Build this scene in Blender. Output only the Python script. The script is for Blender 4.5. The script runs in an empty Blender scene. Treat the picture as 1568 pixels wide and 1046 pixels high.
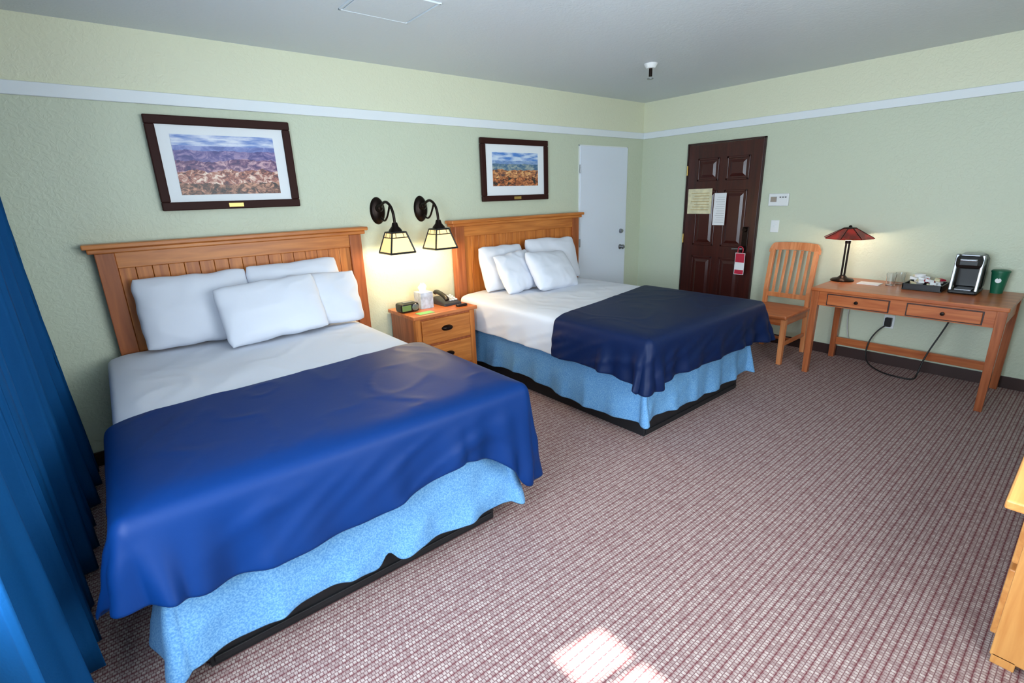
import bpy, bmesh, math, random
from mathutils import Vector, Matrix, noise
random.seed(4)
sc=bpy.context.scene
col=sc.collection
sc.view_settings.view_transform='Standard'
sc.view_settings.look='None'
sc.view_settings.exposure=0.0
R_=math.radians
def s2l(c):
    return tuple(((x/255)/12.92 if x/255<=.04045 else (((x/255)+.055)/1.055)**2.4) for x in c)+(1,)
# ---------------- materials
def newmat(name):
    m=bpy.data.materials.new(name); m.use_nodes=True
    nt=m.node_tree; b=nt.nodes['Principled BSDF']
    return m,nt,b
def mat(name,rgb,rough=.5,metal=0,emit=None,es=0,bump=0,bscale=50,var=0,vscale=5,sheen=0,spec=None,trans=0,bdist=.01):
    m,nt,b=newmat(name)
    c=s2l(rgb); b.inputs['Base Color'].default_value=c
    b.inputs['Roughness'].default_value=rough; b.inputs['Metallic'].default_value=metal
    if spec is not None: b.inputs['Specular IOR Level'].default_value=spec
    if sheen: b.inputs['Sheen Weight'].default_value=sheen
    if trans: b.inputs['Transmission Weight'].default_value=trans
    if emit: b.inputs['Emission Color'].default_value=s2l(emit); b.inputs['Emission Strength'].default_value=es
    tc=nt.nodes.new('ShaderNodeTexCoord')
    if var:
        n=nt.nodes.new('ShaderNodeTexNoise'); n.inputs['Scale'].default_value=vscale; n.inputs['Detail'].default_value=4
        r=nt.nodes.new('ShaderNodeValToRGB'); 
        r.color_ramp.elements[0].color=tuple(x*(1-var) for x in c[:3])+(1,); r.color_ramp.elements[1].color=tuple(min(1,x*(1+var)) for x in c[:3])+(1,)
        r.color_ramp.elements[0].position=.3;r.color_ramp.elements[1].position=.7
        nt.links.new(tc.outputs['Object'],n.inputs['Vector']); nt.links.new(n.outputs['Fac'],r.inputs['Fac']); nt.links.new(r.outputs['Color'],b.inputs['Base Color'])
    if bump:
        n=nt.nodes.new('ShaderNodeTexNoise'); n.inputs['Scale'].default_value=bscale; n.inputs['Detail'].default_value=4
        bp=nt.nodes.new('ShaderNodeBump'); bp.inputs['Strength'].default_value=bump; bp.inputs['Distance'].default_value=bdist
        nt.links.new(tc.outputs['Object'],n.inputs['Vector']); nt.links.new(n.outputs['Fac'],bp.inputs['Height']); nt.links.new(bp.outputs['Normal'],b.inputs['Normal'])
    return m
def wood(name,dark,light,axis,rough=.38,sc_=1.0):
    m,nt,b=newmat(name)
    tc=nt.nodes.new('ShaderNodeTexCoord'); mp=nt.nodes.new('ShaderNodeMapping')
    s=[22*sc_]*3; s[axis]=1.6*sc_; mp.inputs['Scale'].default_value=s
    n=nt.nodes.new('ShaderNodeTexNoise'); n.inputs['Scale'].default_value=1.5; n.inputs['Detail'].default_value=6; n.inputs['Distortion'].default_value=.6
    r=nt.nodes.new('ShaderNodeValToRGB'); r.color_ramp.elements[0].position=.3; r.color_ramp.elements[1].position=.7
    r.color_ramp.elements[0].color=s2l(dark); r.color_ramp.elements[1].color=s2l(light)
    nt.links.new(tc.outputs['Object'],mp.inputs['Vector']); nt.links.new(mp.outputs['Vector'],n.inputs['Vector'])
    nt.links.new(n.outputs['Fac'],r.inputs['Fac']); nt.links.new(r.outputs['Color'],b.inputs['Base Color'])
    b.inputs['Roughness'].default_value=rough
    return m
def wallmat(name,rgb,bs=.2,scale=30):
    m,nt,b=newmat(name)
    b.inputs['Base Color'].default_value=s2l(rgb); b.inputs['Roughness'].default_value=.45
    tc=nt.nodes.new('ShaderNodeTexCoord')
    n=nt.nodes.new('ShaderNodeTexNoise'); n.inputs['Scale'].default_value=scale; n.inputs['Detail'].default_value=3; n.inputs['Distortion'].default_value=1.2
    r=nt.nodes.new('ShaderNodeValToRGB'); r.color_ramp.elements[0].position=.42; r.color_ramp.elements[1].position=.6
    bp=nt.nodes.new('ShaderNodeBump'); bp.inputs['Strength'].default_value=bs; bp.inputs['Distance'].default_value=.006
    nt.links.new(tc.outputs['Object'],n.inputs['Vector']); nt.links.new(n.outputs['Fac'],r.inputs['Fac']); nt.links.new(r.outputs['Color'],bp.inputs['Height']); nt.links.new(bp.outputs['Normal'],b.inputs['Normal'])
    return m
M={}
M['wall']=wallmat('wall_sage_plaster',(204,212,190))
M['wallup']=wallmat('wall_cream_plaster',(226,228,202))
M['ceil']=wallmat('ceiling_paint',(212,220,226),.12)
M['trim']=mat('white_trim',(232,239,244),.4)
M['base']=mat('baseboard_dark',(52,28,24),.5)
M['whitedoor']=mat('white_door_paint',(228,236,250),.35,bump=.05,bscale=20)
M['doorw']=wood('door_mahogany',(48,16,12),(74,28,20),2,.3)
M['doorw2']=mat('door_mahogany_panel',(62,22,16),.28)
M['bronze']=mat('dark_bronze',(34,24,20),.35,.8)
M['black']=mat('black_plastic',(18,18,20),.35)
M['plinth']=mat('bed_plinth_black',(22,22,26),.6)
M['wx']=wood('oak_grain_x',(168,92,36),(212,134,64),0)
M['wy']=wood('oak_grain_y',(168,92,36),(212,134,64),1)
M['wz']=wood('oak_grain_z',(164,88,34),(208,128,58),2)
M['wp']=wood('cherry_post_z',(140,72,34),(176,100,54),2)
M['drx']=wood('dresser_maple_x',(200,130,66),(226,164,94),0)
M['drz']=wood('dresser_maple_z',(200,130,66),(226,164,94),2)
M['dx']=wood('cherry_grain_x',(168,84,40),(206,124,72),0,.3)
M['dy']=wood('cherry_grain_y',(160,78,38),(200,118,68),1,.3)
M['dz']=wood('cherry_grain_z',(142,72,38),(182,104,62),2,.3)
M['cx']=wood('chair_wood_x',(180,94,44),(210,130,78),0,.35)
M['cz']=wood('chair_wood_z',(200,116,64),(230,156,104),2,.35)
M['linen']=mat('white_linen',(224,227,236),.8,bump=.25,bscale=5)
M['pillow']=mat('pillow_cotton',(218,222,233),.85,bump=.25,bscale=5)
M['navy']=mat('royal_blue_blanket',(2,42,98),.5,bump=.14,bscale=7,spec=.18)
M['navy2']=mat('navy_blanket',(6,26,64),.5,bump=.14,bscale=7,spec=.2)
M['paper']=mat('paper_white',(235,236,238),.7)
M['paperY']=mat('paper_yellow',(222,214,178),.7,var=.14,vscale=22)
M['chrome']=mat('brushed_silver',(150,152,158),.3,.9)
M['red']=mat('tag_red',(190,30,60),.5)
M['plate']=mat('plate_white',(232,236,238),.4)
M['brass']=mat('brass_plate',(190,160,90),.35,.7)
M['frame']=mat('picture_frame_walnut',(50,22,18),.6,spec=.2)
M['mat']=mat('picture_mat_board',(236,240,244),.6)
M['green']=mat('green_cup',(20,96,70),.4)
M['cable']=mat('cable_black',(14,14,16),.5)
M['cablew']=mat('cable_white',(190,190,190),.5)
M['curtain']=mat('curtain_blue',(8,74,128),.75,bump=.1,bscale=120,spec=.15)
M['shade']=mat('sconce_glass',(250,226,170),.4,emit=(255,204,122),es=1.05)
M['bulb']=mat('bulb_glow',(255,240,200),.4,emit=(255,225,170),es=5)
M['teal']=mat('phone_grey',(54,56,62),.4)
M['lcd']=mat('lcd_green',(90,110,70),.3,emit=(120,160,70),es=.3)
M['card']=mat('card_green',(120,190,110),.5)
M['tissue']=mat('tissue_box_floral',(196,204,214),.6,var=.3,vscale=22)
M['tissuep']=mat('tissue_paper',(245,245,250),.8)
g,nt,b=newmat('clear_glass'); b.inputs['Transmission Weight'].default_value=1; b.inputs['Roughness'].default_value=.02; b.inputs['Base Color'].default_value=(.95,.98,1,1); M['glass']=g
def skirtmat():
    m,nt,b=newmat('bed_skirt_blue')
    tc=nt.nodes.new('ShaderNodeTexCoord'); n=nt.nodes.new('ShaderNodeTexNoise'); n.inputs['Scale'].default_value=170; n.inputs['Detail'].default_value=3
    r=nt.nodes.new('ShaderNodeValToRGB'); r.color_ramp.elements[0].position=.38; r.color_ramp.elements[1].position=.64
    r.color_ramp.elements[0].color=s2l((78,134,190)); r.color_ramp.elements[1].color=s2l((116,166,206))
    nt.links.new(tc.outputs['Object'],n.inputs['Vector']); nt.links.new(n.outputs['Fac'],r.inputs['Fac']); nt.links.new(r.outputs['Color'],b.inputs['Base Color'])
    b.inputs['Roughness'].default_value=.8
    return m
M['skirt']=skirtmat()
def carpetmat():
    m,nt,b=newmat('carpet_woven')
    P=.0165;Q=.0135
    tc=nt.nodes.new('ShaderNodeTexCoord'); mp=nt.nodes.new('ShaderNodeMapping')
    br=nt.nodes.new('ShaderNodeTexBrick'); br.inputs['Scale'].default_value=1
    br.inputs['Brick Width'].default_value=Q; br.inputs['Row Height'].default_value=P; br.inputs['Mortar Size'].default_value=.0022
    br.inputs['Mortar Smooth'].default_value=.6; br.inputs['Bias'].default_value=0; br.offset=.5
    br.inputs['Color1'].default_value=s2l((188,172,166)); br.inputs['Color2'].default_value=s2l((152,130,127)); br.inputs['Mortar'].default_value=s2l((122,92,92))
    sep=nt.nodes.new('ShaderNodeSeparateXYZ'); nt.links.new(tc.outputs['Object'],sep.inputs[0])
    mu=nt.nodes.new('ShaderNodeMath'); mu.operation='PINGPONG'; mu.inputs[1].default_value=P
    nt.links.new(sep.outputs[1],mu.inputs[0])
    rl=nt.nodes.new('ShaderNodeMapRange'); rl.inputs['From Min'].default_value=.0; rl.inputs['From Max'].default_value=.008; rl.inputs['To Min'].default_value=.82; rl.inputs['To Max'].default_value=0
    nt.links.new(mu.outputs[0],rl.inputs['Value'])
    mu2=nt.nodes.new('ShaderNodeMath'); mu2.operation='PINGPONG'; mu2.inputs[1].default_value=Q
    nt.links.new(sep.outputs[0],mu2.inputs[0])
    r2=nt.nodes.new('ShaderNodeMapRange'); r2.inputs['From Min'].default_value=.002; r2.inputs['From Max'].default_value=.006; r2.inputs['To Min'].default_value=.4; r2.inputs['To Max'].default_value=1
    nt.links.new(mu2.outputs[0],r2.inputs['Value'])
    mm=nt.nodes.new('ShaderNodeMath'); mm.operation='MULTIPLY'; nt.links.new(rl.outputs[0],mm.inputs[0]); nt.links.new(r2.outputs[0],mm.inputs[1])
    m2=nt.nodes.new('ShaderNodeMix'); m2.data_type='RGBA'; m2.inputs[7].default_value=s2l((102,44,52))
    nt.links.new(mm.outputs[0],m2.inputs['Factor']); nt.links.new(br.outputs['Color'],m2.inputs[6])
    n=nt.nodes.new('ShaderNodeTexNoise'); n.inputs['Scale'].default_value=300; n.inputs['Detail'].default_value=2
    mx=nt.nodes.new('ShaderNodeMix'); mx.data_type='RGBA'; mx.blend_type='OVERLAY'; mx.inputs['Factor'].default_value=.45
    nt.links.new(tc.outputs['Object'],mp.inputs['Vector']); nt.links.new(mp.outputs['Vector'],br.inputs['Vector'])
    nt.links.new(tc.outputs['Object'],n.inputs['Vector'])
    nt.links.new(m2.outputs[2],mx.inputs[6]); nt.links.new(n.outputs['Fac'],mx.inputs[7])
    nt.links.new(mx.outputs[2],b.inputs['Base Color'])
    bp=nt.nodes.new('ShaderNodeBump'); bp.inputs['Strength'].default_value=.5; bp.inputs['Distance'].default_value=.004
    nt.links.new(n.outputs['Fac'],bp.inputs['Height']); nt.links.new(bp.outputs['Normal'],b.inputs['Normal'])
    b.inputs['Roughness'].default_value=.95; b.inputs['Specular IOR Level'].default_value=.1
    return m
M['carpet']=carpetmat()
def artmat(name,seed,layers,sky):
    """layered canyon ridges: each layer = (base height, amplitude, freq, dark, light)"""
    m,nt,b=newmat(name)
    N=nt.nodes.new; L=nt.links.new
    tc=N('ShaderNodeTexCoord'); sep=N('ShaderNodeSeparateXYZ')
    L(tc.outputs['Generated'],sep.inputs[0])
    ns=N('ShaderNodeTexNoise'); ns.inputs['Scale'].default_value=1.3; ns.inputs['Detail'].default_value=5
    mp2=N('ShaderNodeMapping'); mp2.inputs['Scale'].default_value=(3,1,9); mp2.inputs['Location'].default_value=(seed,0,seed); L(tc.outputs['Generated'],mp2.inputs['Vector']); L(mp2.outputs['Vector'],ns.inputs['Vector'])
    rs=N('ShaderNodeValToRGB'); e=rs.color_ramp.elements
    e[0].position=.4; e[0].color=s2l(sky[0]); e[1].position=.6; e[1].color=s2l(sky[1])
    L(ns.outputs['Fac'],rs.inputs['Fac'])
    cur=rs.outputs['Color']
    for i,(h,amp,fr,dark,mid,light) in enumerate(layers):
        # ridge outline: noise in x only
        cx=N('ShaderNodeCombineXYZ'); L(sep.outputs[0],cx.inputs[0]); cx.inputs[1].default_value=seed+i*3.7
        rn=N('ShaderNodeTexNoise'); rn.inputs['Scale'].default_value=fr; rn.inputs['Detail'].default_value=6; rn.inputs['Roughness'].default_value=.6; L(cx.outputs[0],rn.inputs['Vector'])
        hh=N('ShaderNodeMath'); hh.operation='MULTIPLY_ADD'; hh.inputs[1].default_value=amp; hh.inputs[2].default_value=h-amp*.5; L(rn.outputs['Fac'],hh.inputs[0])
        lt=N('ShaderNodeMath'); lt.operation='LESS_THAN'; L(sep.outputs[2],lt.inputs[0]); L(hh.outputs[0],lt.inputs[1])
        # texture: rock strata and facets following the ridge
        mp=N('ShaderNodeMapping'); mp.inputs['Scale'].default_value=(2.6+i*.8,1,3.2+i*.4); mp.inputs['Location'].default_value=(seed*2+i,seed,i*1.7); L(tc.outputs['Generated'],mp.inputs['Vector'])
        tn=N('ShaderNodeTexNoise'); tn.inputs['Scale'].default_value=2.6; tn.inputs['Detail'].default_value=9; tn.inputs['Roughness'].default_value=.66; tn.inputs['Distortion'].default_value=.9; L(mp.outputs['Vector'],tn.inputs['Vector'])
        cr=N('ShaderNodeValToRGB'); e=cr.color_ramp.elements
        e[0].position=.40; e[0].color=s2l(dark); e[1].position=.62; e[1].color=s2l(light)
        q=e.new(.5); q.color=s2l(mid)
        L(tn.outputs['Fac'],cr.inputs['Fac'])
        mx=N('ShaderNodeMix'); mx.data_type='RGBA'; L(lt.outputs[0],mx.inputs['Factor']); L(cur,mx.inputs[6]); L(cr.outputs['Color'],mx.inputs[7])
        cur=mx.outputs[2]
    L(cur,b.inputs['Base Color']); b.inputs['Roughness'].default_value=.3; b.inputs['Specular IOR Level'].default_value=.3
    return m
artA=artmat('canyon_print_a',0.3,[
 (.82,.05,4,(96,112,176),(118,132,194),(150,160,210)),
 (.74,.12,5,(74,72,132),(110,100,156),(160,140,180)),
 (.58,.22,4,(62,48,100),(124,88,124),(206,168,180)),
 (.40,.30,4,(70,44,60),(176,108,92),(246,222,206)),
 (.20,.24,6,(36,34,40),(112,74,62),(206,150,124))],((112,142,206),(222,228,244)))
artB=artmat('canyon_print_b',4.1,[
 (.76,.05,4,(110,140,190),(132,160,204),(160,184,214)),
 (.66,.14,5,(70,104,140),(110,136,150),(170,176,170)),
 (.48,.24,4,(92,72,70),(190,120,76),(236,190,132)),
 (.26,.30,5,(38,52,52),(150,84,54),(228,150,96))],((84,134,206),(206,222,242)))
def lampshade():
    m,nt,b=newmat('mica_red_shade')
    b.inputs['Base Color'].default_value=s2l((90,22,16)); b.inputs['Roughness'].default_value=.3
    tc=nt.nodes.new('ShaderNodeTexCoord'); n=nt.nodes.new('ShaderNodeTexNoise'); n.inputs['Scale'].default_value=14
    r=nt.nodes.new('ShaderNodeValToRGB'); r.color_ramp.elements[0].position=.4; r.color_ramp.elements[0].color=s2l((90,10,10)); r.color_ramp.elements[1].position=.7; r.color_ramp.elements[1].color=s2l((220,36,28))
    nt.links.new(tc.outputs['Object'],n.inputs['Vector']); nt.links.new(n.outputs['Fac'],r.inputs['Fac']); nt.links.new(r.outputs['Color'],b.inputs['Emission Color']); b.inputs['Emission Strength'].default_value=.4
    return m
M['mica']=lampshade()

# ---------------- mesh helpers
def empty(name,loc=(0,0,0)):
    e=bpy.data.objects.new(name,None); e.location=loc; e.empty_display_size=.1; col.objects.link(e); return e
def addmesh(name,bm,m,parent=None,smooth=False):
    me=bpy.data.meshes.new(name); bm.normal_update(); bm.to_mesh(me); bm.free()
    o=bpy.data.objects.new(name,me); col.objects.link(o)
    if m is not None: me.materials.append(m)
    if smooth:
        for p in me.polygons: p.use_smooth=True
    if parent is not None:
        o.parent=parent; o.matrix_parent_inverse=Matrix.Translation(parent.location).inverted()
    return o
def bmbox(bm,x0,x1,y0,y1,z0,z1,bev=0):
    vs=[bm.verts.new((x,y,z)) for x in(x0,x1) for y in(y0,y1) for z in(z0,z1)]
    F=[(0,1,3,2),(4,6,7,5),(0,4,5,1),(2,3,7,6),(0,2,6,4),(1,5,7,3)]
    fs=[bm.faces.new([vs[i] for i in f]) for f in F]
    bmesh.ops.recalc_face_normals(bm,faces=fs)
    if bev:
        es=list({e for f in fs for e in f.edges}); bmesh.ops.bevel(bm,geom=es,offset=bev,segments=2,affect='EDGES',profile=.5)
def box(name,x0,x1,y0,y1,z0,z1,m,parent=None,bev=0.003):
    x0,x1=sorted((x0,x1));y0,y1=sorted((y0,y1));z0,z1=sorted((z0,z1))
    bm=bmesh.new(); bmbox(bm,x0,x1,y0,y1,z0,z1,bev); return addmesh(name,bm,m,parent)
def hexa(name,bot,top,m,parent=None,bev=.002):
    bm=bmesh.new(); vb=[bm.verts.new(p) for p in bot]; vt=[bm.verts.new(p) for p in top]
    bm.faces.new(vb[::-1]); bm.faces.new(vt)
    for i in range(4): bm.faces.new([vb[i],vb[(i+1)%4],vt[(i+1)%4],vt[i]])
    bmesh.ops.recalc_face_normals(bm,faces=bm.faces)
    if bev: bmesh.ops.bevel(bm,geom=list(bm.edges),offset=bev,segments=2,affect='EDGES',profile=.5)
    return addmesh(name,bm,m,parent)
def lathe(name,prof,loc,m,parent=None,seg=32,smooth=True,axis='z',sx=1,sy=1):
    bm=bmesh.new(); rings=[]
    for r,z in prof:
        ring=[]
        for i in range(seg):
            a=2*math.pi*i/seg; x,y=r*math.cos(a)*sx,r*math.sin(a)*sy
            p=(x,y,z) if axis=='z' else ((x,-z,y) if axis=='y' else (-z,x,y))
            ring.append(bm.verts.new(Vector(p)+Vector(loc)))
        rings.append(ring)
    for a,b in zip(rings,rings[1:]):
        for i in range(seg): bm.faces.new([a[i],a[(i+1)%seg],b[(i+1)%seg],b[i]])
    if prof[0][0]>1e-5: bm.faces.new(rings[0][::-1])
    if prof[-1][0]>1e-5: bm.faces.new(rings[-1])
    bmesh.ops.remove_doubles(bm,verts=bm.verts,dist=1e-6)
    bmesh.ops.recalc_face_normals(bm,faces=bm.faces)
    o=addmesh(name,bm,m,parent,smooth)
    if smooth:
        md=o.modifiers.new('es','EDGE_SPLIT'); md.split_angle=R_(40)
    return o
def tube(name,pts,r,m,parent=None,cyc=False):
    cu=bpy.data.curves.new(name,'CURVE'); cu.dimensions='3D'; cu.bevel_depth=r; cu.bevel_resolution=3; cu.resolution_u=8; cu.use_fill_caps=True
    sp=cu.splines.new('NURBS'); sp.points.add(len(pts)-1); sp.order_u=3; sp.use_endpoint_u=True; sp.use_cyclic_u=cyc
    for i,p in enumerate(pts): sp.points[i].co=(*p,1)
    cu.materials.append(m)
    o=bpy.data.objects.new(name,cu); col.objects.link(o)
    if parent is not None: o.parent=parent; o.matrix_parent_inverse=Matrix.Translation(parent.location).inverted()
    return o

# ---------------- room
XL,YF,H=-5.87,-4.5,2.6
box('floor',XL-.1,.1,YF-.1,.1,-.1,0,M['carpet'],None,0)
box('ceiling',XL-.1,.1,YF-.1,.1,H,H+.1,M['ceil'],None,0)
TZ0,TZ1=2.195,2.265
def twotone(name,parts,m1,m2):
    bm=bmesh.new()
    for p in parts: bmbox(bm,*p)
    o=addmesh(name,bm,m1); o.data.materials.append(m2)
    for f in o.data.polygons:
        if f.center.z>TZ0: f.material_index=1
    return o
twotone('wall_back',[(XL-.1,.1,0,.1,0,TZ0),(XL-.1,.1,0,.1,TZ0,H)],M['wall'],M['wallup'])
twotone('wall_right',[(0,.1,YF,0,0,TZ0),(0,.1,YF,0,TZ0,H)],M['wall'],M['wallup'])
W1=(-3.80,-2.35,.75,2.1)
y0,y1,z0,z1=W1
twotone('wall_left',[(XL-.1,XL,YF,y0,0,TZ0),(XL-.1,XL,y1,0,0,TZ0),(XL-.1,XL,y0,y1,0,z0),(XL-.1,XL,y0,y1,z1,TZ0),(XL-.1,XL,YF,0,TZ0,H)],M['wall'],M['wallup'])
W2=(-4.7,-2.9,.9,2.15)  # opening for the added fill window
a0,a1,b0,b1=W2
twotone('wall_front',[(XL,a0,YF-.1,YF,0,TZ0),(a1,0,YF-.1,YF,0,TZ0),(a0,a1,YF-.1,YF,0,b0),(a0,a1,YF-.1,YF,b1,TZ0),(XL,0,YF-.1,YF,TZ0,H)],M['wall'],M['wallup'])
box('trim_1',XL,0,-.022,0,TZ0,TZ1,M['trim'],None,.004)
box('trim_2',-.022,0,YF,-.022,TZ0,TZ1,M['trim'],None,.004)
box('trim_3',XL,XL+.022,YF,-.022,TZ0,TZ1,M['trim'],None,.004)
box('baseboard_back',XL,0,-.014,0,0,.095,M['base'],None,.002)
box('baseboard_right',-.014,0,YF,-.014,0,.095,M['base'],None,.002)
box('baseboard_left',XL,XL+.014,YF,-.014,0,.095,M['base'],None,.002)
w=empty('window_1',(XL,(y0+y1)/2,1.4))
ym=-2.86
for nm,bx in dict(frame_bottom=(XL-.06,XL+.015,y0,y1,z0,z0+.05),frame_top=(XL-.06,XL+.015,y0,y1,z1-.05,z1),frame_near=(XL-.06,XL+.015,y0,y0+.05,z0,z1),frame_far=(XL-.06,XL+.015,y1-.05,y1,z0,z1),mullion=(XL-.05,XL-.01,ym-.02,ym+.02,z0,z1),rail=(XL-.05,XL-.01,y0,y1,1.38,1.42)).items():
    box(nm,*bx,M['trim'],w,.002)
w=empty('added_fill_window',((a0+a1)/2,YF,1.4))  # made-up window behind the camera, added to carry soft fill light
for nm,bx in dict(frame_bottom=(a0,a1,YF-.06,YF+.015,b0,b0+.05),frame_top=(a0,a1,YF-.06,YF+.015,b1-.05,b1),frame_near=(a0,a0+.05,YF-.06,YF+.015,b0,b1),frame_far=(a1-.05,a1,YF-.06,YF+.015,b0,b1),mullion=((a0+a1)/2-.02,(a0+a1)/2+.02,YF-.05,YF-.01,b0,b1)).items():
    box(nm,*bx,M['trim'],w,.002)
w=empty('added_sun_mask',(XL-.2,-2.9,1.4))  # unseen plates added outside; their opening cuts the sun into small floor patches
sx0,sx1=XL-.22,XL-.19
oy0,oy1,oz0,oz1=-3.12,-2.66,1.66,1.89
box('mask_lower',sx0,sx1,-4.4,-1.2,.2,oz0,M['trim'],w,.002)
box('mask_upper',sx0,sx1,-4.4,-1.2,oz1,3.2,M['trim'],w,.002)
box('mask_near',sx0,sx1,-4.4,oy0,oz0,oz1,M['trim'],w,.0)
box('mask_far',sx0,sx1,oy1,-1.2,oz0,oz1,M['trim'],w,.0)
# ceiling hatch
e=empty('ceiling_access_panel',(-3.86,-1.15,2.6))
box('panel',-4.05,-3.67,-1.33,-.97,2.594,2.6,M['ceil'],e,.002)
for i,bx in enumerate([(-4.07,-3.65,-.97,-.96),(-4.07,-3.65,-1.34,-1.33),(-4.07,-4.06,-1.345,-.955),(-3.66,-3.65,-1.345,-.955)]):
    box('edge_%d'%i,bx[0],bx[1],bx[2],bx[3],2.592,2.6,M['ceil'],e,.001)
e=empty('fire_sprinkler',(-1.53,-1.17,2.6))
lathe('escutcheon',[(.0,-.035),(.035,-.035),(.05,-.014),(.055,0)],(-1.53,-1.17,2.6),M['plate'],e)
lathe('stem',[(.0,-.095),(.014,-.095),(.014,-.03)],(-1.53,-1.17,2.6),M['bronze'],e,12)
lathe('deflector',[(0,-.115),(.026,-.115),(.026,-.108),(0,-.108)],(-1.53,-1.17,2.6),M['chrome'],e,16)

# ---------------- doors
DY0,DY1,DZ=-1.472,-.649,2.064
e=empty('door_1',(0,(DY0+DY1)/2,0))
box('slab',-.022,-.001,DY0,DY1,.005,DZ,M['doorw'],e,.002)
box('jamb_near',-.026,-.001,DY0-.018,DY0-.003,.005,DZ+.018,M['base'],e,.001)
box('jamb_far',-.026,-.001,DY1+.003,DY1+.018,.005,DZ+.018,M['base'],e,.001)
box('jamb_top',-.026,-.001,DY0-.018,DY1+.018,DZ+.003,DZ+.018,M['base'],e,.001)
cols=[(DY1-.12,DY1-.12-.25),(DY0+.12+.25,DY0+.12)]
rows=[(1.68,1.92),(.98,1.58),(.2,.86)]
k=0
for c in cols:
    for r in rows:
        k+=1; ya,yb=min(c),max(c)
        for nm,bx in (('b',(ya,yb,r[0],r[0]+.022)),('t',(ya,yb,r[1]-.022,r[1])),('l',(ya,ya+.022,r[0],r[1])),('r',(yb-.022,yb,r[0],r[1]))):
            box('moulding_%d%s'%(k,nm),-.032,-.02,*bx,M['doorw2'],e,.004)
        bot=[(-.021,ya+.035,r[0]+.035),(-.021,yb-.035,r[0]+.035),(-.021,yb-.035,r[1]-.035),(-.021,ya+.035,r[1]-.035)]
        top=[(-.034,ya+.065,r[0]+.065),(-.034,yb-.065,r[0]+.065),(-.034,yb-.065,r[1]-.065),(-.034,ya+.065,r[1]-.065)]
        hexa('panel_%d'%k,bot,top,M['doorw2'],e,.001)
for i,z in enumerate((.3,1.05,1.8)):
    lathe('hinge_%d'%i,[(0,-.05),(.008,-.05),(.008,.05),(0,.05)],(-.032,DY1+.004,z),M['brass'],e,10)
box('handle_plate',-.034,-.02,-1.41,-1.345,.93,1.2,M['bronze'],e,.006)
lathe('deadbolt',[(0,.03),(.02,.03),(.026,.012),(.026,0)],(-.034,-1.378,1.17),M['bronze'],e,20,axis='x')
lathe('handle_rose',[(0,.03),(.014,.03),(.026,.012),(.028,0)],(-.034,-1.378,.97),M['bronze'],e,20,axis='x')
tube('lever',[(-.06,-1.378,.97),(-.075,-1.37,.97),(-.078,-1.32,.97),(-.078,-1.27,.965)],.009,M['chrome'],e)
e=empty('door_notice',(-.03,-.83,1.46))
box('sheet',-.0365,-.0345,-.968,-.68,1.33,1.60,M['paperY'],e,0)
for i in range(7): box('print_line_%d'%i,-.0372,-.0364,-.94,-.72-.02*(i%3),1.37+i*.03,1.375+i*.03,M['brass'],e,0)
e=empty('door_notice',(-.03,-1.07,1.38))
box('sheet',-.0375,-.0355,-1.137,-1.0,1.21,1.55,M['paper'],e,0)
for i in range(12): box('print_line_%d'%i,-.0382,-.0374,-1.125,-1.02-.01*(i%3),1.24+i*.024,1.2425+i*.024,M['chrome'],e,0)
e=empty('door_hang_tag',(-.05,-1.37,.83))
box('card',-.092,-.09,-1.43,-1.325,.70,.93,M['paper'],e,0)
box('card_red_top',-.0935,-.0915,-1.425,-1.33,.83,.925,M['red'],e,0)
box('card_red_bottom',-.0935,-.0915,-1.425,-1.33,.705,.75,M['red'],e,0)
tube('hook',[(-.091,-1.40,.93),(-.091,-1.41,.98),(-.085,-1.37,1.0),(-.085,-1.34,.98),(-.091,-1.35,.93)],.005,M['red'],e)
e=empty('door_2',(-.72,0,0))
box('slab',-1.13,-.313,-.02,-.001,.01,2.087,M['whitedoor'],e,.003)
box('gap_left',-1.142,-1.13,-.012,-.001,.01,2.098,M['plate'],e,.001)
box('gap_right',-.313,-.301,-.012,-.001,.01,2.098,M['plate'],e,.001)
box('gap_top',-1.142,-.301,-.012,-.001,2.087,2.099,M['plate'],e,.001)
lathe('knob',[(0,.065),(.02,.062),(.028,.045),(.02,.03),(.012,.02),(.03,.008),(.032,0)],(-.41,-.02,.95),M['chrome'],e,20,axis='y')
lathe('deadbolt',[(0,.03),(.02,.03),(.027,.01),(.027,0)],(-.41,-.02,1.14),M['chrome'],e,20,axis='y')
for i,z in enumerate((.3,1.05,1.85)): lathe('hinge_%d'%i,[(0,-.045),(.008,-.045),(.008,.045),(0,.045)],(-1.133,-.022,z),M['chrome'],e,10)

e=empty('thermostat',(0,-1.675,1.47))
box('housing',-.03,-.001,-1.77,-1.58,1.41,1.53,M['plate'],e,.006)
box('display',-.033,-.028,-1.66,-1.6,1.45,1.5,M['chrome'],e,.001)
for i in range(3): box('button_%d'%i,-.034,-.028,-1.75+i*.025,-1.735+i*.025,1.49,1.5,M['teal'],e,.001)
e=empty('light_switch',(0,-1.66,1.21))
box('plate',-.008,-.001,-1.70,-1.62,1.15,1.27,M['plate'],e,.003)
box('toggle',-.02,-.006,-1.667,-1.653,1.2,1.225,M['plate'],e,.002)
e=empty('wall_outlet',(0,-2.75,.40))
box('plate',-.008,-.001,-2.79,-2.71,.34,.46,M['plate'],e,.003)
box('plug',-.05,-.008,-2.775,-2.725,.36,.44,M['black'],e,.006)

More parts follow.
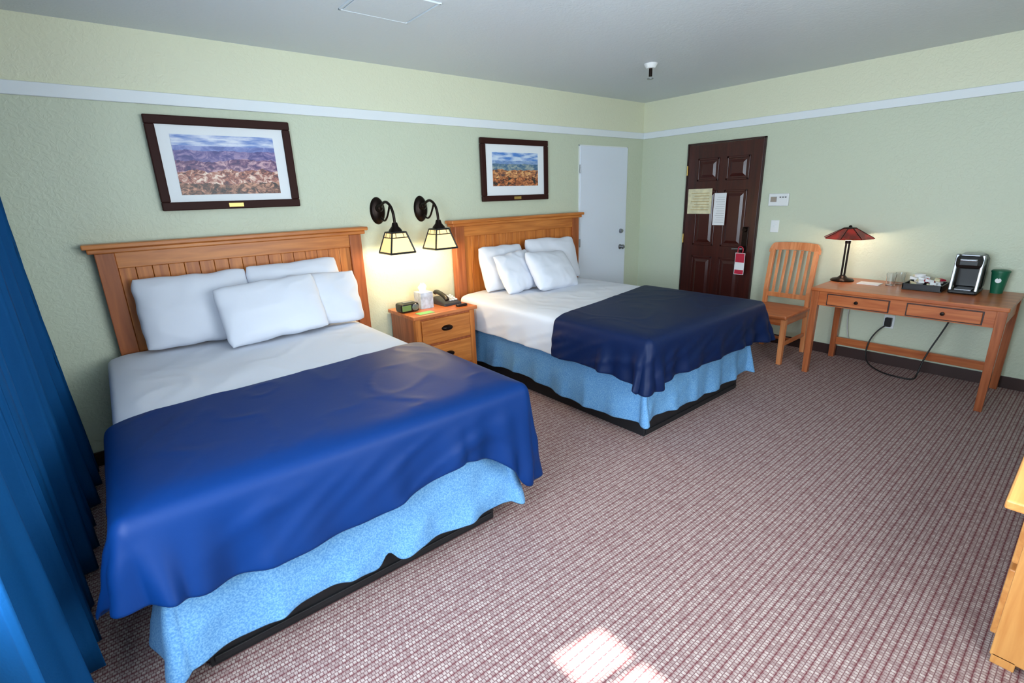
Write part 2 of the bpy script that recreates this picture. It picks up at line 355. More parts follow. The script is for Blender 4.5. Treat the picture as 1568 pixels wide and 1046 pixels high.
# ---------------- pictures
def picture(name,x0,x1,z0,z1,im,art):
    e=empty(name,((x0+x1)/2,0,z0))
    fw=.052
    def fr(nm,a,b,c,d): return box(nm,a,b,-.05,-.018,c,d,M['frame'],e,.006)
    fr('frame_top',x0,x1,z1-fw,z1); fr('frame_bottom',x0,x1,z0,z0+fw); fr('frame_left',x0,x0+fw,z0+fw,z1-fw); fr('frame_right',x1-fw,x1,z0+fw,z1-fw)
    box('mat_board',x0+fw-.005,x1-fw+.005,-.034,-.024,z0+fw-.005,z1-fw+.005,M['mat'],e,0)
    box('print',im[0],im[1],-.037,-.0335,im[2],im[3],art,e,0)
    cx=(x0+x1)/2
    box('name_plate',cx-.045,cx+.045,-.053,-.049,z0+.012,z0+.038,M['brass'],e,.001)
    return e
picture('framed_picture',-4.985,-4.145,1.57,2.136,(-4.865,-4.265,1.665,2.03),artA)
picture('framed_picture',-2.483,-1.640,1.547,2.112,(-2.35,-1.775,1.685,1.99),artB)

# ---------------- cloth
def drape(name,xl,xr,yf,ybl,ybr,zt,hemf,r,flare,wave,wl,m,parent,seed=0,top=True,topamp=.006,rows=12,thick=.008,cornerbulge=0,crease=0,cornerwave=0,topcrease=None):
    bm=bmesh.new(); n1=64;n2=72;nc=11
    if topcrease is None: topcrease=crease
    yb=lambda x: ybl+(ybr-ybl)*(x-xl)/(xr-xl)
    def topz(x,y):
        ed=min((x-xl),(xr-x),(y-yf)); ed=max(0,ed)
        v=noise.noise(Vector((x*2.2+seed,y*2.2,seed)))*topamp
        w=noise.noise(Vector((x*3+seed,y*3,seed+3)))
        rr=1-abs(noise.noise(Vector((x*4.5+w*1.2+seed,y*3.2+w,seed+8))))*3.0
        v+=max(0,rr)**2*topcrease
        return zt+v*min(1,ed/.10) -.010*max(0,1-ed/.08)**2
    if top:
        g=[[None]*(n2+1) for _ in range(n1+1)]
        for j in range(n1+1):
            for i in range(n2+1):
                x=xl+(xr-xl)*i/n2; y=yb(x)+(yf-yb(x))*j/n1
                g[j][i]=bm.verts.new((x,y,topz(x,y)))
        for j in range(n1):
            for i in range(n2): bm.faces.new([g[j][i],g[j][i+1],g[j+1][i+1],g[j+1][i]])
    cols=[];s=0
    for j in range(n1+1): cols.append((xl,ybl+(yf-ybl)*j/n1,-1,0,s+abs(yf-ybl)*j/n1,0))
    s+=abs(yf-ybl)
    for k in range(1,nc):
        a=math.pi/2*k/nc; cols.append((xl,yf,-math.cos(a),-math.sin(a),s+.22*k/nc,math.sin(2*a)))
    s+=.22
    for i in range(n2+1): cols.append((xl+(xr-xl)*i/n2,yf,0,-1,s+(xr-xl)*i/n2,0))
    s+=xr-xl
    for k in range(1,nc):
        a=math.pi/2*k/nc; cols.append((xr,yf,math.sin(a),-math.cos(a),s+.22*k/nc,math.sin(2*a)))
    s+=.22
    for j in range(n1+1): cols.append((xr,yf+(ybr-yf)*j/n1,1,0,s+abs(yf-ybr)*j/n1,0))
    prev=None
    for (px,py,nx,ny,ss,cb) in cols:
        cl=[]; z0=topz(px,py); hz=hemf(ss,px,py,cb)
        L=z0-r-hz
        d=min(abs(px-xl),abs(px-xr))+abs(py-yf)
        cw=1+cornerwave*math.exp(-(d/.28)**2)
        phase=ss/wl*2*math.pi+2.6*noise.noise(Vector((ss*1.3,seed,0)))
        w1=math.sin(phase)*.6+noise.noise(Vector((ss*5,seed*2,1)))*.9
        w1b=math.sin(phase*2.3+1)*.45
        cl.append(bm.verts.new((px,py,z0)))
        for k in(1,2,3):
            a=math.pi/2*k/3; o=r*math.sin(a); cl.append(bm.verts.new((px+nx*o,py+ny*o,z0-r*(1-math.cos(a)))))
        for k in range(1,rows+1):
            t=k/rows; amp=wave*cw*(t**1.2)
            o=r+flare*t+amp*(w1+(w1b if cw>1.3 else w1b*.3))+cornerbulge*cb*t
            q=1-abs(noise.noise(Vector((ss*3.4+t*1.6,t*1.5+ss*1.5+seed,5))))*3.2
            o+=max(0,q)**2*crease*1.3*min(1,t*4)
            o=max(o,.004)
            tg=amp*.5*math.cos(phase)
            cl.append(bm.verts.new((px+nx*o-ny*tg,py+ny*o+nx*tg,z0-r-L*t)))
        if prev:
            for a,b,c,d_ in zip(prev,cl,cl[1:],prev[1:]): 
                bm.faces.new([a,d_,c,b])
        prev=cl
    bmesh.ops.remove_doubles(bm,verts=bm.verts,dist=1e-5)
    bmesh.ops.recalc_face_normals(bm,faces=bm.faces)
    o=addmesh(name,bm,m,parent,True)
    sd=o.modifiers.new('sol','SOLIDIFY'); sd.thickness=thick; sd.offset=1
    sb=o.modifiers.new('sub','SUBSURF'); sb.levels=1; sb.render_levels=1
    return o
def pillow(loc,w,h,t,rot,seed):
    bm=bmesh.new(); n=30
    def pt(i,j,sgn):
        u=-1+2*i/n; v=-1+2*j/n
        u=math.sin(u*math.pi/2)*.35+u*.65; v=math.sin(v*math.pi/2)*.35+v*.65
        cr=1-.07*(abs(u)*abs(v))**4
        px=u*(w/2)*cr*(1-.035*(1-v*v)*abs(u)**3) ; py=v*(h/2)*cr*(1-.05*(1-u*u)*abs(v)**3)
        prof=(max(0,1-abs(u)**2.6)**.5)*(max(0,1-abs(v)**2.3)**.5)
        z=sgn*t/2*prof*(1-.25*v)
        z+=.018*noise.noise(Vector((u*1.6+seed,v*1.6,sgn)))*prof
        q=1-abs(noise.noise(Vector((u*1.8+seed*3,v*1.5,sgn*2+seed))))*3.0
        z+=sgn*.006*max(0,q)**2*min(1,prof*1.5)
        px+=.008*noise.noise(Vector((v*3,seed,1.5))); py+=.012*noise.noise(Vector((u*3,seed,2.5)))
        return (px,py,z)
    for sgn in(1,-1):
        g=[[bm.verts.new(pt(i,j,sgn)) for j in range(n+1)] for i in range(n+1)]
        for i in range(n):
            for j in range(n):
                f=[g[i][j],g[i+1][j],g[i+1][j+1],g[i][j+1]]
                bm.faces.new(f if sgn>0 else f[::-1])
    bmesh.ops.remove_doubles(bm,verts=bm.verts,dist=1e-5)
    o=addmesh('pillow',bm,M['pillow'],None,True)
    o.location=loc; o.rotation_euler=[R_(a) for a in rot]
    sb=o.modifiers.new('sub','SUBSURF'); sb.levels=1; sb.render_levels=1
    return o

def headboard(e,l,r,z):
    sl,sr=l+.05,r-.05
    box('headboard_cap',l,r,-.135,-.01,z-.028,z,M['wx'],e,.006)
    box('headboard_cap_moulding',l+.02,r-.02,-.118,-.015,z-.055,z-.028,M['wx'],e,.006)
    for nm,a,b in(('headboard_post_left',sl,sl+.095),('headboard_post_right',sr-.095,sr)):
        box(nm,a,b,-.10,-.02,0.0,z-.055,M['wp'],e,.004)
    box('headboard_top_rail',sl+.095,sr-.095,-.092,-.03,z-.15,z-.055,M['wx'],e,.003)
    box('headboard_bottom_rail',sl+.095,sr-.095,-.092,-.03,.5,.6,M['wx'],e,.003)
    n=17; x0,x1=sl+.095,sr-.095; wd=(x1-x0)/n
    for i in range(n):
        box('headboard_plank_%d'%i,x0+i*wd+.001,x0+(i+1)*wd-.001,-.078,-.04,.6,z-.15,M['wz'],e,.003)
    box('headboard_backing',x0,x1,-.045,-.03,.6,z-.15,M['wx'],e,0)

def bed(hl,hr,hz,xr,W,yf,zm,bl,br,hemside,hemfoot,seed,tipR,tipL,skf,bm_,rise=0,split=None,dxr=0):
    xl=xr-W; e=empty('bed',((xl+xr)/2,yf/2,0))
    headboard(e,hl,hr,hz)
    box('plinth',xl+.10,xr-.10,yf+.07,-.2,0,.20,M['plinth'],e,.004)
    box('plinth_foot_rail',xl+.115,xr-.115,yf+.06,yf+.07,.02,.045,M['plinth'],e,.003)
    box('box_spring',xl+.05,xr-.05,yf+.06,-.14,.20,.44,M['skirt'],e,.02)
    box('mattress',xl+.025,xr-.025,yf+.03,-.13,.44,zm-.02,M['linen'],e,.05)
    def sh(s,px,py,cb):
        v=.12+.025*noise.noise(Vector((s*1.1,seed,7)))
        v+=.03*abs(math.sin(s*2.1+seed))**2
        if cb>0: v-=.02*cb
        if split is not None and py<yf+.1 and cb==0: v+=.07*math.exp(-((px-split)/.02)**2)-.03*math.exp(-((px-split)/.12)**2)
        return v
    drape('bed_skirt',xl+.05,xr-.05,yf+.055,-.15,-.15,.47,sh,.01,skf,.024,.30,M['skirt'],e,seed+20,top=False,rows=10,thick=.004,cornerbulge=.05,crease=.008)
    def hh(s,px,py,cb):
        v=.44+.012*noise.noise(Vector((s*2,seed,2)))
        return max(v,.5) if py<yf+.12 else v
    drape('white_coverlet',xl+.02,xr-.02,yf+.02,-.16,-.16,zm,hh,.035,.0,.008,.3,M['linen'],e,seed+5,topamp=.008,thick=.006,crease=.006)
    def hb(s,px,py,cb):
        side=1 if py>yf+.001 else 0
        v=hemside if side else hemfoot
        tip=tipR if px>(xl+xr)/2 else tipL
        d=min(abs(px-xl),abs(px-xr-dxr))+abs(py-yf)
        if not side and cb==0: v+=rise*math.exp(-((px-(xr-.36))/.2)**2)
        v-=tip*math.exp(-(d/.15)**2)
        return v+.010*noise.noise(Vector((s*2.2,seed,9)))
    drape('blanket',xl-.0,xr+dxr,yf-.0,bl,br,zm+.014,hb,.045,.025,.018,.34,bm_,e,seed,topamp=.006,thick=.008,cornerbulge=.035,crease=.009,cornerwave=1.6,topcrease=.0045)
    return e
bed(-5.426,-3.686,1.397,-3.95,1.48,-2.215,.725,-1.40,-1.26,.38,.415,1.7,.20,-.04,.06,M['navy'],rise=.06,split=-4.66,dxr=.03)
bed(-2.90,-1.183,1.397,-1.40,1.46,-2.205,.725,-1.42,-1.15,.455,.44,9.3,.02,.05,.02,M['navy2'],rise=0,dxr=-.01)
pillow((-4.93,-.24,.965),.66,.47,.19,(74,0,-2),1)
pillow((-4.30,-.24,.975),.66,.48,.18,(74,0,2),2)
pillow((-4.16,-.38,.93),.52,.40,.15,(68,3,4),5)
pillow((-4.54,-.47,.935),.66,.41,.17,(66,-2,3),3)
pillow((-2.42,-.24,.945),.55,.44,.16,(74,0,2),11)
pillow((-1.78,-.25,.96),.68,.46,.18,(72,2,-3),12)
pillow((-2.40,-.42,.92),.46,.40,.15,(62,-3,6),13)
pillow((-2.06,-.53,.905),.62,.41,.18,(58,4,8),14)

# ---------------- nightstand
e=empty('nightstand',(-3.23,-.25,0))
nx0,nx1,nyf=-3.54,-2.92,-.48
box('top',nx0,nx1,nyf,-.02,.66,.69,M['dx'],e,.005)
box('body',nx0+.025,nx1-.025,nyf+.03,-.02,.08,.66,M['dz'],e,.003)
for a,b in((nx0+.02,nx0+.07),(nx1-.07,nx1-.02)):
    box('front_leg',a,b,nyf+.02,nyf+.06,0,.66,M['wz'],e,.003)
    box('rear_leg',a,b,-.06,-.02,0,.09,M['wz'],e,.003)
for i,(a,b) in enumerate(((.435,.64),(.20,.415))):
    box('drawer_%d'%i,nx0+.075,nx1-.075,nyf+.012,nyf+.04,a,b,M['wx'],e,.006)
    c=(nx0+nx1)/2; zc=(a+b)/2+.01
    lathe('bin_pull_%d'%i,[(0,.026),(.03,.024),(.045,.012),(.05,0)],(c,nyf+.012,zc),M['bronze'],e,24,axis='y',sx=1.1,sy=.5)
e=empty('clock_radio',(-3.46,-.22,.69))
box('body',-3.54,-3.375,-.29,-.16,.69,.765,M['black'],e,.02)
box('display',-3.535,-3.455,-.294,-.286,.705,.75,M['lcd'],e,.002)
lathe('speaker',[(0,.004),(.026,.004),(.03,0)],(-3.415,-.289,.727),M['chrome'],e,24,axis='y')
box('top_buttons',-3.50,-3.41,-.25,-.21,.764,.77,M['chrome'],e,.002)
e=empty('tissue_box',(-3.28,-.20,.69))
box('carton',-3.345,-3.225,-.265,-.145,.69,.83,M['tissue'],e,.003)
bm=bmesh.new()
vs=[]
for i in range(13):
    a=math.pi*2*i/12; rr=.018+.008*math.sin(3*a)
    vs.append([bm.verts.new((-3.285+rr*1.4*math.cos(a),-.205+rr*math.sin(a),.83)),bm.verts.new((-3.285+(rr*1.9+.01*math.sin(5*a))*math.cos(a),-.205+rr*.8*math.sin(a),.87)),bm.verts.new((-3.29+rr*.9*math.cos(a),-.205+rr*.3*math.sin(a),.90+.01*math.sin(4*a)))])
for a,b in zip(vs,vs[1:]):
    for k in range(2): bm.faces.new([a[k],b[k],b[k+1],a[k+1]])
addmesh('tissue',bm,M['tissuep'],e,True)
e=empty('telephone',(-3.06,-.22,.69))
hexa('base',[(-3.15,-.32,.69),(-2.97,-.32,.69),(-2.97,-.12,.69),(-3.15,-.12,.69)],[(-3.145,-.315,.71),(-2.975,-.315,.71),(-2.975,-.125,.755),(-3.145,-.125,.755)],M['teal'],e,.006)
tube('handset',[(-3.12,-.32,.745),(-3.12,-.30,.765),(-3.12,-.22,.79),(-3.12,-.14,.80),(-3.12,-.12,.785)],.02,M['black'],e)
for r in range(4):
    for c in range(3):
        x=-3.07+c*.03; y=-.28+r*.032; z=.715+(y+.315)*.237
        box('key_%d_%d'%(r,c),x,x+.02,y,y+.02,z,z+.012,M['paper'],e,.002)
e=empty('info_card',(-3.40,-.40,.69))
box('card',-3.46,-3.32,-.44,-.36,.69,.693,M['card'],e,0)
e=empty('television_remote',(-3.0,-.40,.69))
box('body',-3.08,-2.98,-.42,-.38,.69,.708,M['black'],e,.006)
for i in range(4): box('button_%d'%i,-3.07+i*.02,-3.06+i*.02,-.405,-.395,.707,.711,M['chrome'],e,.001)

# ---------------- sconces
def sconce(x,z=1.51):
    e=empty('wall_sconce',(x,0,z))
    lathe('wall_plate',[(0,.03),(.045,.026),(.062,.012),(.066,0)],(x,-.001,z),M['bronze'],e,32,axis='y',sx=1.0,sy=1.65)
    lathe('wall_boss',[(0,.07),(.018,.066),(.03,.05),(.03,.02)],(x,-.001,z+.02),M['bronze'],e,24,axis='y')
    sx=x+.02
    tube('arm',[(x,-.05,z+.02),(x,-.13,z+.08),(x+.01,-.22,z+.05),(sx,-.25,z-.03),(sx,-.25,z-.10)],.011,M['bronze'],e)
    tube('scroll',[(x,-.05,z-.05),(x,-.10,z-.09),(x+.005,-.17,z-.05),(x+.01,-.21,z+.04)],.008,M['bronze'],e)
    lathe('socket_cap',[(0,0),(.02,0),(.028,-.03),(.05,-.055),(.055,-.07)],(sx,-.25,z-.09),M['bronze'],e,20)
    zt,zb=z-.165,z-.322
    at,ab=.06,.105
    cy=-.25
    T=[(sx-at,cy-at,zt),(sx+at,cy-at,zt),(sx+at,cy+at,zt),(sx-at,cy+at,zt)]
    B=[(sx-ab,cy-ab,zb),(sx+ab,cy-ab,zb),(sx+ab,cy+ab,zb),(sx-ab,cy+ab,zb)]
    bm=bmesh.new()
    vt=[bm.verts.new(p) for p in T]; vb=[bm.verts.new(p) for p in B]
    for i in range(4): bm.faces.new([vb[i],vb[(i+1)%4],vt[(i+1)%4],vt[i]])
    addmesh('glass_shade',bm,M['shade'],e)
    def bar(nm,a,b,r=.006):
        tube(nm,[a,tuple((Vector(a)+Vector(b))/2),b],r,M['black'],e)
    for i in range(4):
        bar('edge_%d'%i,T[i],B[i],.007); bar('top_%d'%i,T[i],T[(i+1)%4],.007); bar('bottom_%d'%i,B[i],B[(i+1)%4],.008)
        a=Vector(T[i]).lerp(Vector(B[i]),.25); b=Vector(T[(i+1)%4]).lerp(Vector(B[(i+1)%4]),.25)
        bar('cross_%d'%i,tuple(a),tuple(b),.004)
        for f_ in(.25,.75):
            pa=Vector(T[i]).lerp(Vector(T[(i+1)%4]),f_); pb=Vector(B[i]).lerp(Vector(B[(i+1)%4]),f_); pc=pa.lerp(pb,.25)
            bar('rib_%d'%i,tuple(pa),tuple(pc),.003)
    bm=bmesh.new(); bm.faces.new([bm.verts.new(p) for p in T]); addmesh('shade_top',bm,M['bronze'],e)
    lathe('finial',[(0,.02),(.012,.01),(.02,0)],(sx,cy,zt),M['bronze'],e,16)
    lathe('bulb',[(0,-.10),(.025,-.085),(.03,-.06),(.015,-.02),(.012,0)],(sx,cy,zt-.01),M['bulb'],e,16)
    ld=bpy.data.lights.new('sconce_light','POINT'); ld.energy=7; ld.color=(1,.78,.45); ld.shadow_soft_size=.04
    lo=bpy.data.objects.new('bulb_light',ld); col.objects.link(lo); lo.parent=e; lo.matrix_parent_inverse=Matrix.Translation(e.location).inverted()
    lo.location=(sx,cy,zb-.02)
sconce(-3.53); sconce(-3.13)

# ---------------- chair
e=empty('dining_chair',(-.4,-1.92,0))
ya,yb=-1.70,-2.14
xf,xb=-.68,-.17
for nm,y in(('left',ya-.02),('right',yb+.02)):
    hexa('front_leg_'+nm,[(xf,y-.02,0),(xf+.04,y-.02,0),(xf+.04,y+.02,0),(xf,y+.02,0)],[(xf-.0,y-.022,.43),(xf+.045,y-.022,.43),(xf+.045,y+.022,.43),(xf,y+.022,.43)],M['cz'],e)
    pts=[(xb+.04,0),(xb,.43),(xb+.0,.6),(xb+.06,1.0)]
    for i in range(3):
        (p,za),(q,zb_)=pts[i],pts[i+1]
        hexa('rear_post_%s_%d'%(nm,i),[(p-.02,y-.02,za),(p+.02,y-.02,za),(p+.02,y+.02,za),(p-.02,y+.02,za)],[(q-.02,y-.02,zb_),(q+.02,y-.02,zb_),(q+.02,y+.02,zb_),(q-.02,y+.02,zb_)],M['cz'],e,.003)
    box('side_stretcher_'+nm,xf+.03,xb+.02,y-.01,y+.01,.17,.205,M['cx'],e,.003)
    box('side_rail_'+nm,xf+.03,xb,y-.012,y+.012,.37,.43,M['cx'],e,.003)
box('front_rail',xf+.005,xf+.03,yb+.03,ya-.03,.37,.43,M['dy'],e,.003)
box('cross_stretcher',-.44,-.42,yb+.02,ya-.02,.175,.2,M['dy'],e,.003)
box('seat',xf-.02,xb+.03,yb-.01,ya+.01,.43,.465,M['dy'],e,.012)
bm=bmesh.new(); N=32; ring=[]
for i in range(N+1):
    t=i/N; y=yb-.012+(ya-yb+.024)*t; u=2*t-1
    k=max(0,(abs(u)-.8)/.2)
    zt=1.07-.012*u*u-.06*k*k
    zb_=.985+.012*(1-u*u)-.02*k
    bow=.025*(1-u*u)
    x=xb+.055+bow
    ring.append([bm.verts.new((x-.013,y,zb_)),bm.verts.new((x+.013,y,zb_)),bm.verts.new((x+.018,y,zt)),bm.verts.new((x-.008,y,zt))])
for a,b in zip(ring,ring[1:]):
    for k in range(4): bm.faces.new([a[k],a[(k+1)%4],b[(k+1)%4],b[k]])
bm.faces.new(ring[0]);bm.faces.new(ring[-1][::-1]); bmesh.ops.recalc_face_normals(bm,faces=bm.faces)
addmesh('crest_rail',bm,M['cz'],e)
box('lower_back_rail',xb-.008,xb+.016,yb+.03,ya-.03,.53,.575,M['cz'],e,.003)
for i in range(5):
    y=yb+.085+i*(ya-yb-.17)/4; u=(y-(ya+yb)/2)/((ya-yb)/2); bow=.02*(1-u*u)
    hexa('slat_%d'%i,[(xb-.004,y-.013,.57),(xb+.008,y-.013,.57),(xb+.008,y+.013,.57),(xb-.004,y+.013,.57)],[(xb+.047+bow,y-.013,.99),(xb+.059+bow,y-.013,.99),(xb+.059+bow,y+.013,.99),(xb+.047+bow,y+.013,.99)],M['cz'],e,.003)

# ---------------- desk
e=empty('writing_desk',(-.37,-2.94,0))
dxf,dy0,dy1,dz=-.728,-2.327,-3.55,.765
box('top',dxf,-.02,dy0,dy1,dz-.03,dz,M['dy'],e,.006)
for nm,x,y in(('front_left',dxf+.035,dy0-.035),('front_right',dxf+.035,dy1+.035),('back_left',-.07,dy0-.035),('back_right',-.07,dy1+.035)):
    h=.028;b_=.022
    hexa('leg_'+nm,[(x-b_,y-b_,0),(x+b_,y-b_,0),(x+b_,y+b_,0),(x-b_,y+b_,0)],[(x-h,y-h,dz-.03),(x+h,y-h,dz-.03),(x+h,y+h,dz-.03),(x-h,y+h,dz-.03)],M['dz'],e,.003)
box('apron_front',dxf+.02,dxf+.045,dy0-.05,dy1+.05,dz-.15,dz-.03,M['dy'],e,.002)
box('apron_back',-.08,-.055,dy0-.05,dy1+.05,dz-.15,dz-.03,M['dy'],e,.002)
box('apron_left',dxf+.05,-.08,dy0-.045,dy0-.02,dz-.15,dz-.03,M['dx'],e,.002)
box('apron_right',dxf+.05,-.08,dy1+.02,dy1+.045,dz-.15,dz-.03,M['dx'],e,.002)
box('back_stretcher',-.085,-.06,dy0-.05,dy1+.05,.13,.2,M['dy'],e,.002)
for i,(a,b) in enumerate(((-2.46,-2.88),(-3.0,-3.42))):
    box('drawer_%d'%i,dxf+.006,dxf+.03,a,b,dz-.135,dz-.05,M['dy'],e,.004)
    c=(a+b)/2
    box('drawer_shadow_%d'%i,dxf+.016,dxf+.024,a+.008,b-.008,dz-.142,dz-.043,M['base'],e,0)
    lathe('knob_%d'%i,[(0,.022),(.012,.02),(.014,.012),(.006,.006),(.008,0)],(dxf+.006,c,dz-.09),M['bronze'],e,16,axis='x')
lx,ly,lz=-.24,-2.40,dz
e=empty('table_lamp',(lx,ly,lz))
lathe('base',[(0,0),(.09,0),(.093,.008),(.08,.02),(.04,.028),(.02,.05),(0,.05)],(lx,ly,lz),M['bronze'],e)
for d in(-.012,.012): lathe('post',[(0,.03),(.008,.03),(.008,.40),(0,.40)],(lx,ly+d,lz),M['bronze'],e,12)
lathe('post_collar',[(0,.33),(.022,.33),(.022,.36),(0,.36)],(lx,ly,lz),M['bronze'],e,16)
lathe('shade',[(.19,.375),(.195,.381),(.05,.462),(.04,.465),(.04,.458),(.18,.377)],(lx,ly,lz),M['mica'],e,8,False)
for i in range(8):
    a=2*math.pi*i/8
    tube('shade_rib',[(lx+.194*math.cos(a),ly+.194*math.sin(a),lz+.381),(lx+.12*math.cos(a),ly+.12*math.sin(a),lz+.423),(lx+.045*math.cos(a),ly+.045*math.sin(a),lz+.465)],.0035,M['bronze'],e)
lathe('cap',[(.0,.49),(.01,.485),(.015,.473),(.05,.468),(.052,.46),(0,.46)],(lx,ly,lz),M['bronze'],e,8)
lathe('bulb',[(0,.40),(.02,.395),(.028,.375),(.02,.35),(.01,.34)],(lx,ly,lz),M['bulb'],e,16)
ld=bpy.data.lights.new('lamp_light','POINT'); ld.energy=9; ld.color=(1,.8,.6); ld.shadow_soft_size=.03
lo=bpy.data.objects.new('bulb_light',ld); col.objects.link(lo); lo.location=(lx,ly,lz+.335); lo.parent=e; lo.matrix_parent_inverse=Matrix.Translation(e.location).inverted()
# coffee maker
cy=-3.235
e=empty('coffee_maker',(-.22,cy,dz))
w_=.085
box('base',-.36,-.08,cy-w_,cy+w_,dz,dz+.03,M['black'],e,.012)
box('column',-.20,-.08,cy-w_,cy+w_,dz+.025,dz+.27,M['black'],e,.02)
box('head',-.34,-.08,cy-w_+.005,cy+w_-.005,dz+.19,dz+.29,M['black'],e,.03)
box('lid_chrome',-.32,-.13,cy-.06,cy+.06,dz+.284,dz+.298,M['chrome'],e,.01)
for s in(-1,1): 
    hexa('side_trim',[(-.35,cy+s*.074-.01,dz+.025),(-.32,cy+s*.074-.01,dz+.025),(-.32,cy+s*.074+.01,dz+.025),(-.35,cy+s*.074+.01,dz+.025)],[(-.31,cy+s*.074-.01,dz+.295),(-.27,cy+s*.074-.01,dz+.295),(-.27,cy+s*.074+.01,dz+.295),(-.31,cy+s*.074+.01,dz+.295)],M['chrome'],e,.005)
box('handle',-.365,-.32,cy-.05,cy+.05,dz+.25,dz+.268,M['chrome'],e,.006)
box('drip_tray',-.35,-.22,cy-.05,cy+.05,dz+.029,dz+.04,M['chrome'],e,.004)
e=empty('condiment_tray',(-.24,-3.0,dz))
ty0,ty1=-3.12,-2.87
box('tray_bottom',-.38,-.12,ty0,ty1,dz,dz+.012,M['black'],e,.003)
for nm,bx in dict(f=(-.38,-.37,ty0,ty1),b=(-.13,-.12,ty0,ty1),l=(-.38,-.12,ty0,ty0+.01),r=(-.38,-.12,ty1-.01,ty1)).items(): box('tray_side_'+nm,*bx,dz+.01,dz+.05,M['black'],e,.002)
for i in range(26):
    x=-.33+random.random()*.16; y=ty0+.03+random.random()*.18; a=random.random()*3
    c,s=math.cos(a)*.032,math.sin(a)*.032
    z=dz+.03+random.random()*.05
    mm=[M['paper'],M['paper'],M['red'],M['paperY']][i%4]
    hexa('packet_%d'%i,[(x-c,y-s,z),(x+s*.6,y-c*.6,z),(x+c,y+s,z),(x-s*.6,y+c*.6,z)],[(x-c,y-s,z+.012),(x+s*.6,y-c*.6,z+.018),(x+c,y+s,z+.025),(x-s*.6,y+c*.6,z+.015)],mm,e,.001)
lathe('paper_cup',[(.028,0),(.038,.09),(.036,.09),(.026,.004),(0,.004)],(-.2,-2.94,dz+.015),M['paper'],e,20)
def tumbler(x,y):
    e=empty('drinking_glass',(x,y,dz))
    lathe('glass',[(0,0),(.03,0),(.036,.10),(.033,.10),(.028,.008),(0,.008)],(x,y,dz),M['glass'],e,24)
tumbler(-.25,-2.76); tumbler(-.15,-2.80)
e=empty('green_travel_cup',(-.13,-3.40,dz))
lathe('cup',[(0,0),(.036,0),(.052,.16),(0,.16)],(-.13,-3.40,dz),M['green'],e,28)
lathe('lid',[(0,.178),(.047,.176),(.055,.17),(.055,.158)],(-.13,-3.40,dz),M['green'],e,28)
lathe('emblem',[(0,.004),(.018,.004),(.018,0)],(-.173,-3.40,dz+.10),M['plate'],e,20,axis='x')
e=empty('notepad',(-.25,-2.62,dz)); box('sheets',-.33,-.2,-2.70,-2.54,dz,dz+.005,M['paper'],e,0)
e=empty('power_cord',(-.05,-2.75,.4))
tube('cord',[(-.05,-2.75,.38),(-.07,-2.70,.34),(-.1,-2.64,.2),(-.16,-2.66,.04),(-.28,-2.80,.008),(-.33,-2.95,.008),(-.32,-3.06,.01),(-.24,-3.06,.03),(-.2,-3.08,.2),(-.13,-3.16,.45),(-.1,-3.2,.62)],.006,M['cable'],e)
e=empty('power_cord',(-.05,-2.40,.4))
tube('cord',[(-.03,-2.42,.74),(-.03,-2.44,.55),(-.03,-2.43,.4),(-.04,-2.46,.2),(-.04,-2.5,.12)],.004,M['cablew'],e)

# ---------------- dresser (right foreground)
e=empty('dresser',(-2.5,-4.15,0))
box('top',-3.44,-1.6,-4.46,-3.855,.672,.702,M['drx'],e,.006)
box('body',-3.25,-1.68,-4.45,-3.915,.03,.675,M['drz'],e,.004)
for i,x in enumerate((-3.25,-1.74)):
    for y in(-3.98,-4.45): box('foot_%d'%i,x,x+.06,y,y+.06,0,.04,M['drz'],e,.003)
for r in range(2):
    for c in range(3):
        x=-3.215+c*.52; box('drawer_%d_%d'%(r,c),x,x+.48,-3.92,-3.90,.09+r*.29,.355+r*.29,M['drx'],e,.005)
        lathe('pull_%d_%d'%(r,c),[(0,.02),(.03,.018),(.045,.008),(.05,0)],(x+.24,-3.90,.22+r*.29),M['bronze'],e,20,axis='y',sy=.5)

# ---------------- curtain
def curtain(ya,yb,xc,seed):
    e=empty('window_curtain',(xc,(ya+yb)/2,0))
    bm=bmesh.new(); N=int(abs(yb-ya)/.012); rows=20; g=[]
    for i in range(N+1):
        c=[]
        for j in range(rows+1):
            t=j/rows; z=2.4*(1-t)+.03*t
            y=ya+(yb-ya)*i/N
            ph=y/.22*2*math.pi+3.2*noise.noise(Vector((y*2.6,t*.7,seed)))
            amp=.026+.026*t
            x=xc+amp*math.sin(ph)+.014*math.sin(2.3*ph+seed)+.035*noise.noise(Vector((y*1.5,t*1.2,seed)))+ .035*t
            c.append(bm.verts.new((x,y+.03*math.cos(ph),z)))
        g.append(c)
    for a,b in zip(g,g[1:]):
        for k in range(rows): bm.faces.new([a[k],a[k+1],b[k+1],b[k]])
    o=addmesh('curtain_panel',bm,M['curtain'],e,True)
    sd=o.modifiers.new('sol','SOLIDIFY'); sd.thickness=.004
curtain(-.09,-2.42,-5.73,2.2)
curtain(-3.85,-4.4,-5.75,7.7)
e=empty('curtain_rod',(-5.74,-2.2,2.42))
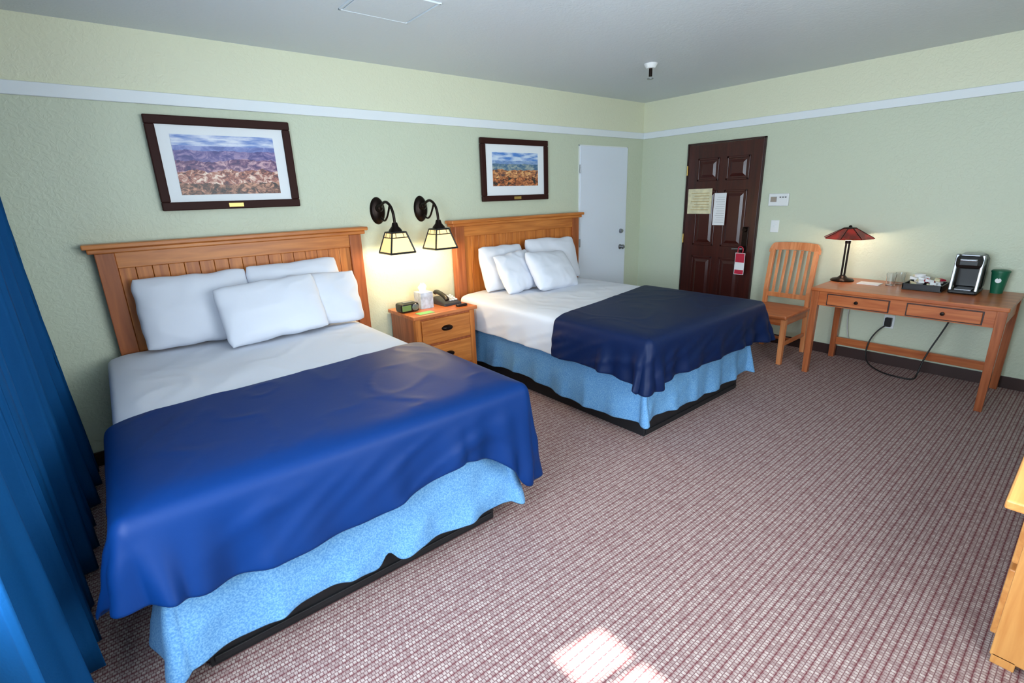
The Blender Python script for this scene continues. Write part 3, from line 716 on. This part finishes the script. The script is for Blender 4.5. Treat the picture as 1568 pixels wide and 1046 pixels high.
tube('rod',[(-5.75,-.06,2.42),(-5.75,-2.2,2.42),(-5.75,-4.4,2.42)],.014,M['bronze'],e)
for i,y in enumerate((-.1,-2.2,-4.35)): box('bracket_%d'%i,XL,-5.745,y-.01,y+.01,2.41,2.43,M['bronze'],e,.002)

# ---------------- lights
def area(name,loc,rot,sx,sy,en,c):
    l=bpy.data.lights.new(name,'AREA'); l.shape='RECTANGLE'; l.size=sx; l.size_y=sy; l.energy=en; l.color=c
    o=bpy.data.objects.new(name,l); col.objects.link(o); o.location=loc; o.rotation_euler=rot; return o
area('daylight_window_1',(XL-.02,(y0+y1)/2,(z0+z1)/2),(0,R_(-90),0),z1-z0-.1,y1-y0-.1,114,(.74,.88,1))
area('added_fill_light',((a0+a1)/2,YF-.02,(b0+b1)/2),(R_(90),0,0),a1-a0-.1,b1-b0-.1,68,(.88,.95,.98))  # fill light added in the made-up window behind the camera
d=Vector((1.63,-.25,-1.6)).normalized()
l=bpy.data.lights.new('sun','SUN'); l.energy=45; l.angle=R_(1.0); l.color=(1,.97,.92)
o=bpy.data.objects.new('sun',l); col.objects.link(o); o.location=(-8,-2.5,4); o.rotation_euler=d.to_track_quat('-Z','Y').to_euler()
w=bpy.data.worlds.new('World'); sc.world=w; w.use_nodes=True
w.node_tree.nodes['Background'].inputs[0].default_value=(.6,.78,1,1); w.node_tree.nodes['Background'].inputs[1].default_value=1.0

# ---------------- camera
yaw,pi_,ro,f=.680,.290,-.033,748.789
F=Vector((math.sin(yaw)*math.cos(pi_),math.cos(yaw)*math.cos(pi_),-math.sin(pi_)))
Rv=Vector((math.cos(yaw),-math.sin(yaw),0)); U=Rv.cross(F)
R2=Rv*math.cos(ro)+U*math.sin(ro); U2=U*math.cos(ro)-Rv*math.sin(ro)
cam=bpy.data.cameras.new('camera'); co=bpy.data.objects.new('camera',cam); col.objects.link(co)
cam.sensor_width=36; cam.lens=f/1568*36; cam.clip_start=.02
m=Matrix((R2,U2,-F)).transposed().to_4x4(); m.translation=Vector((-5.316,-3.909,1.596)); co.matrix_world=m
sc.camera=co
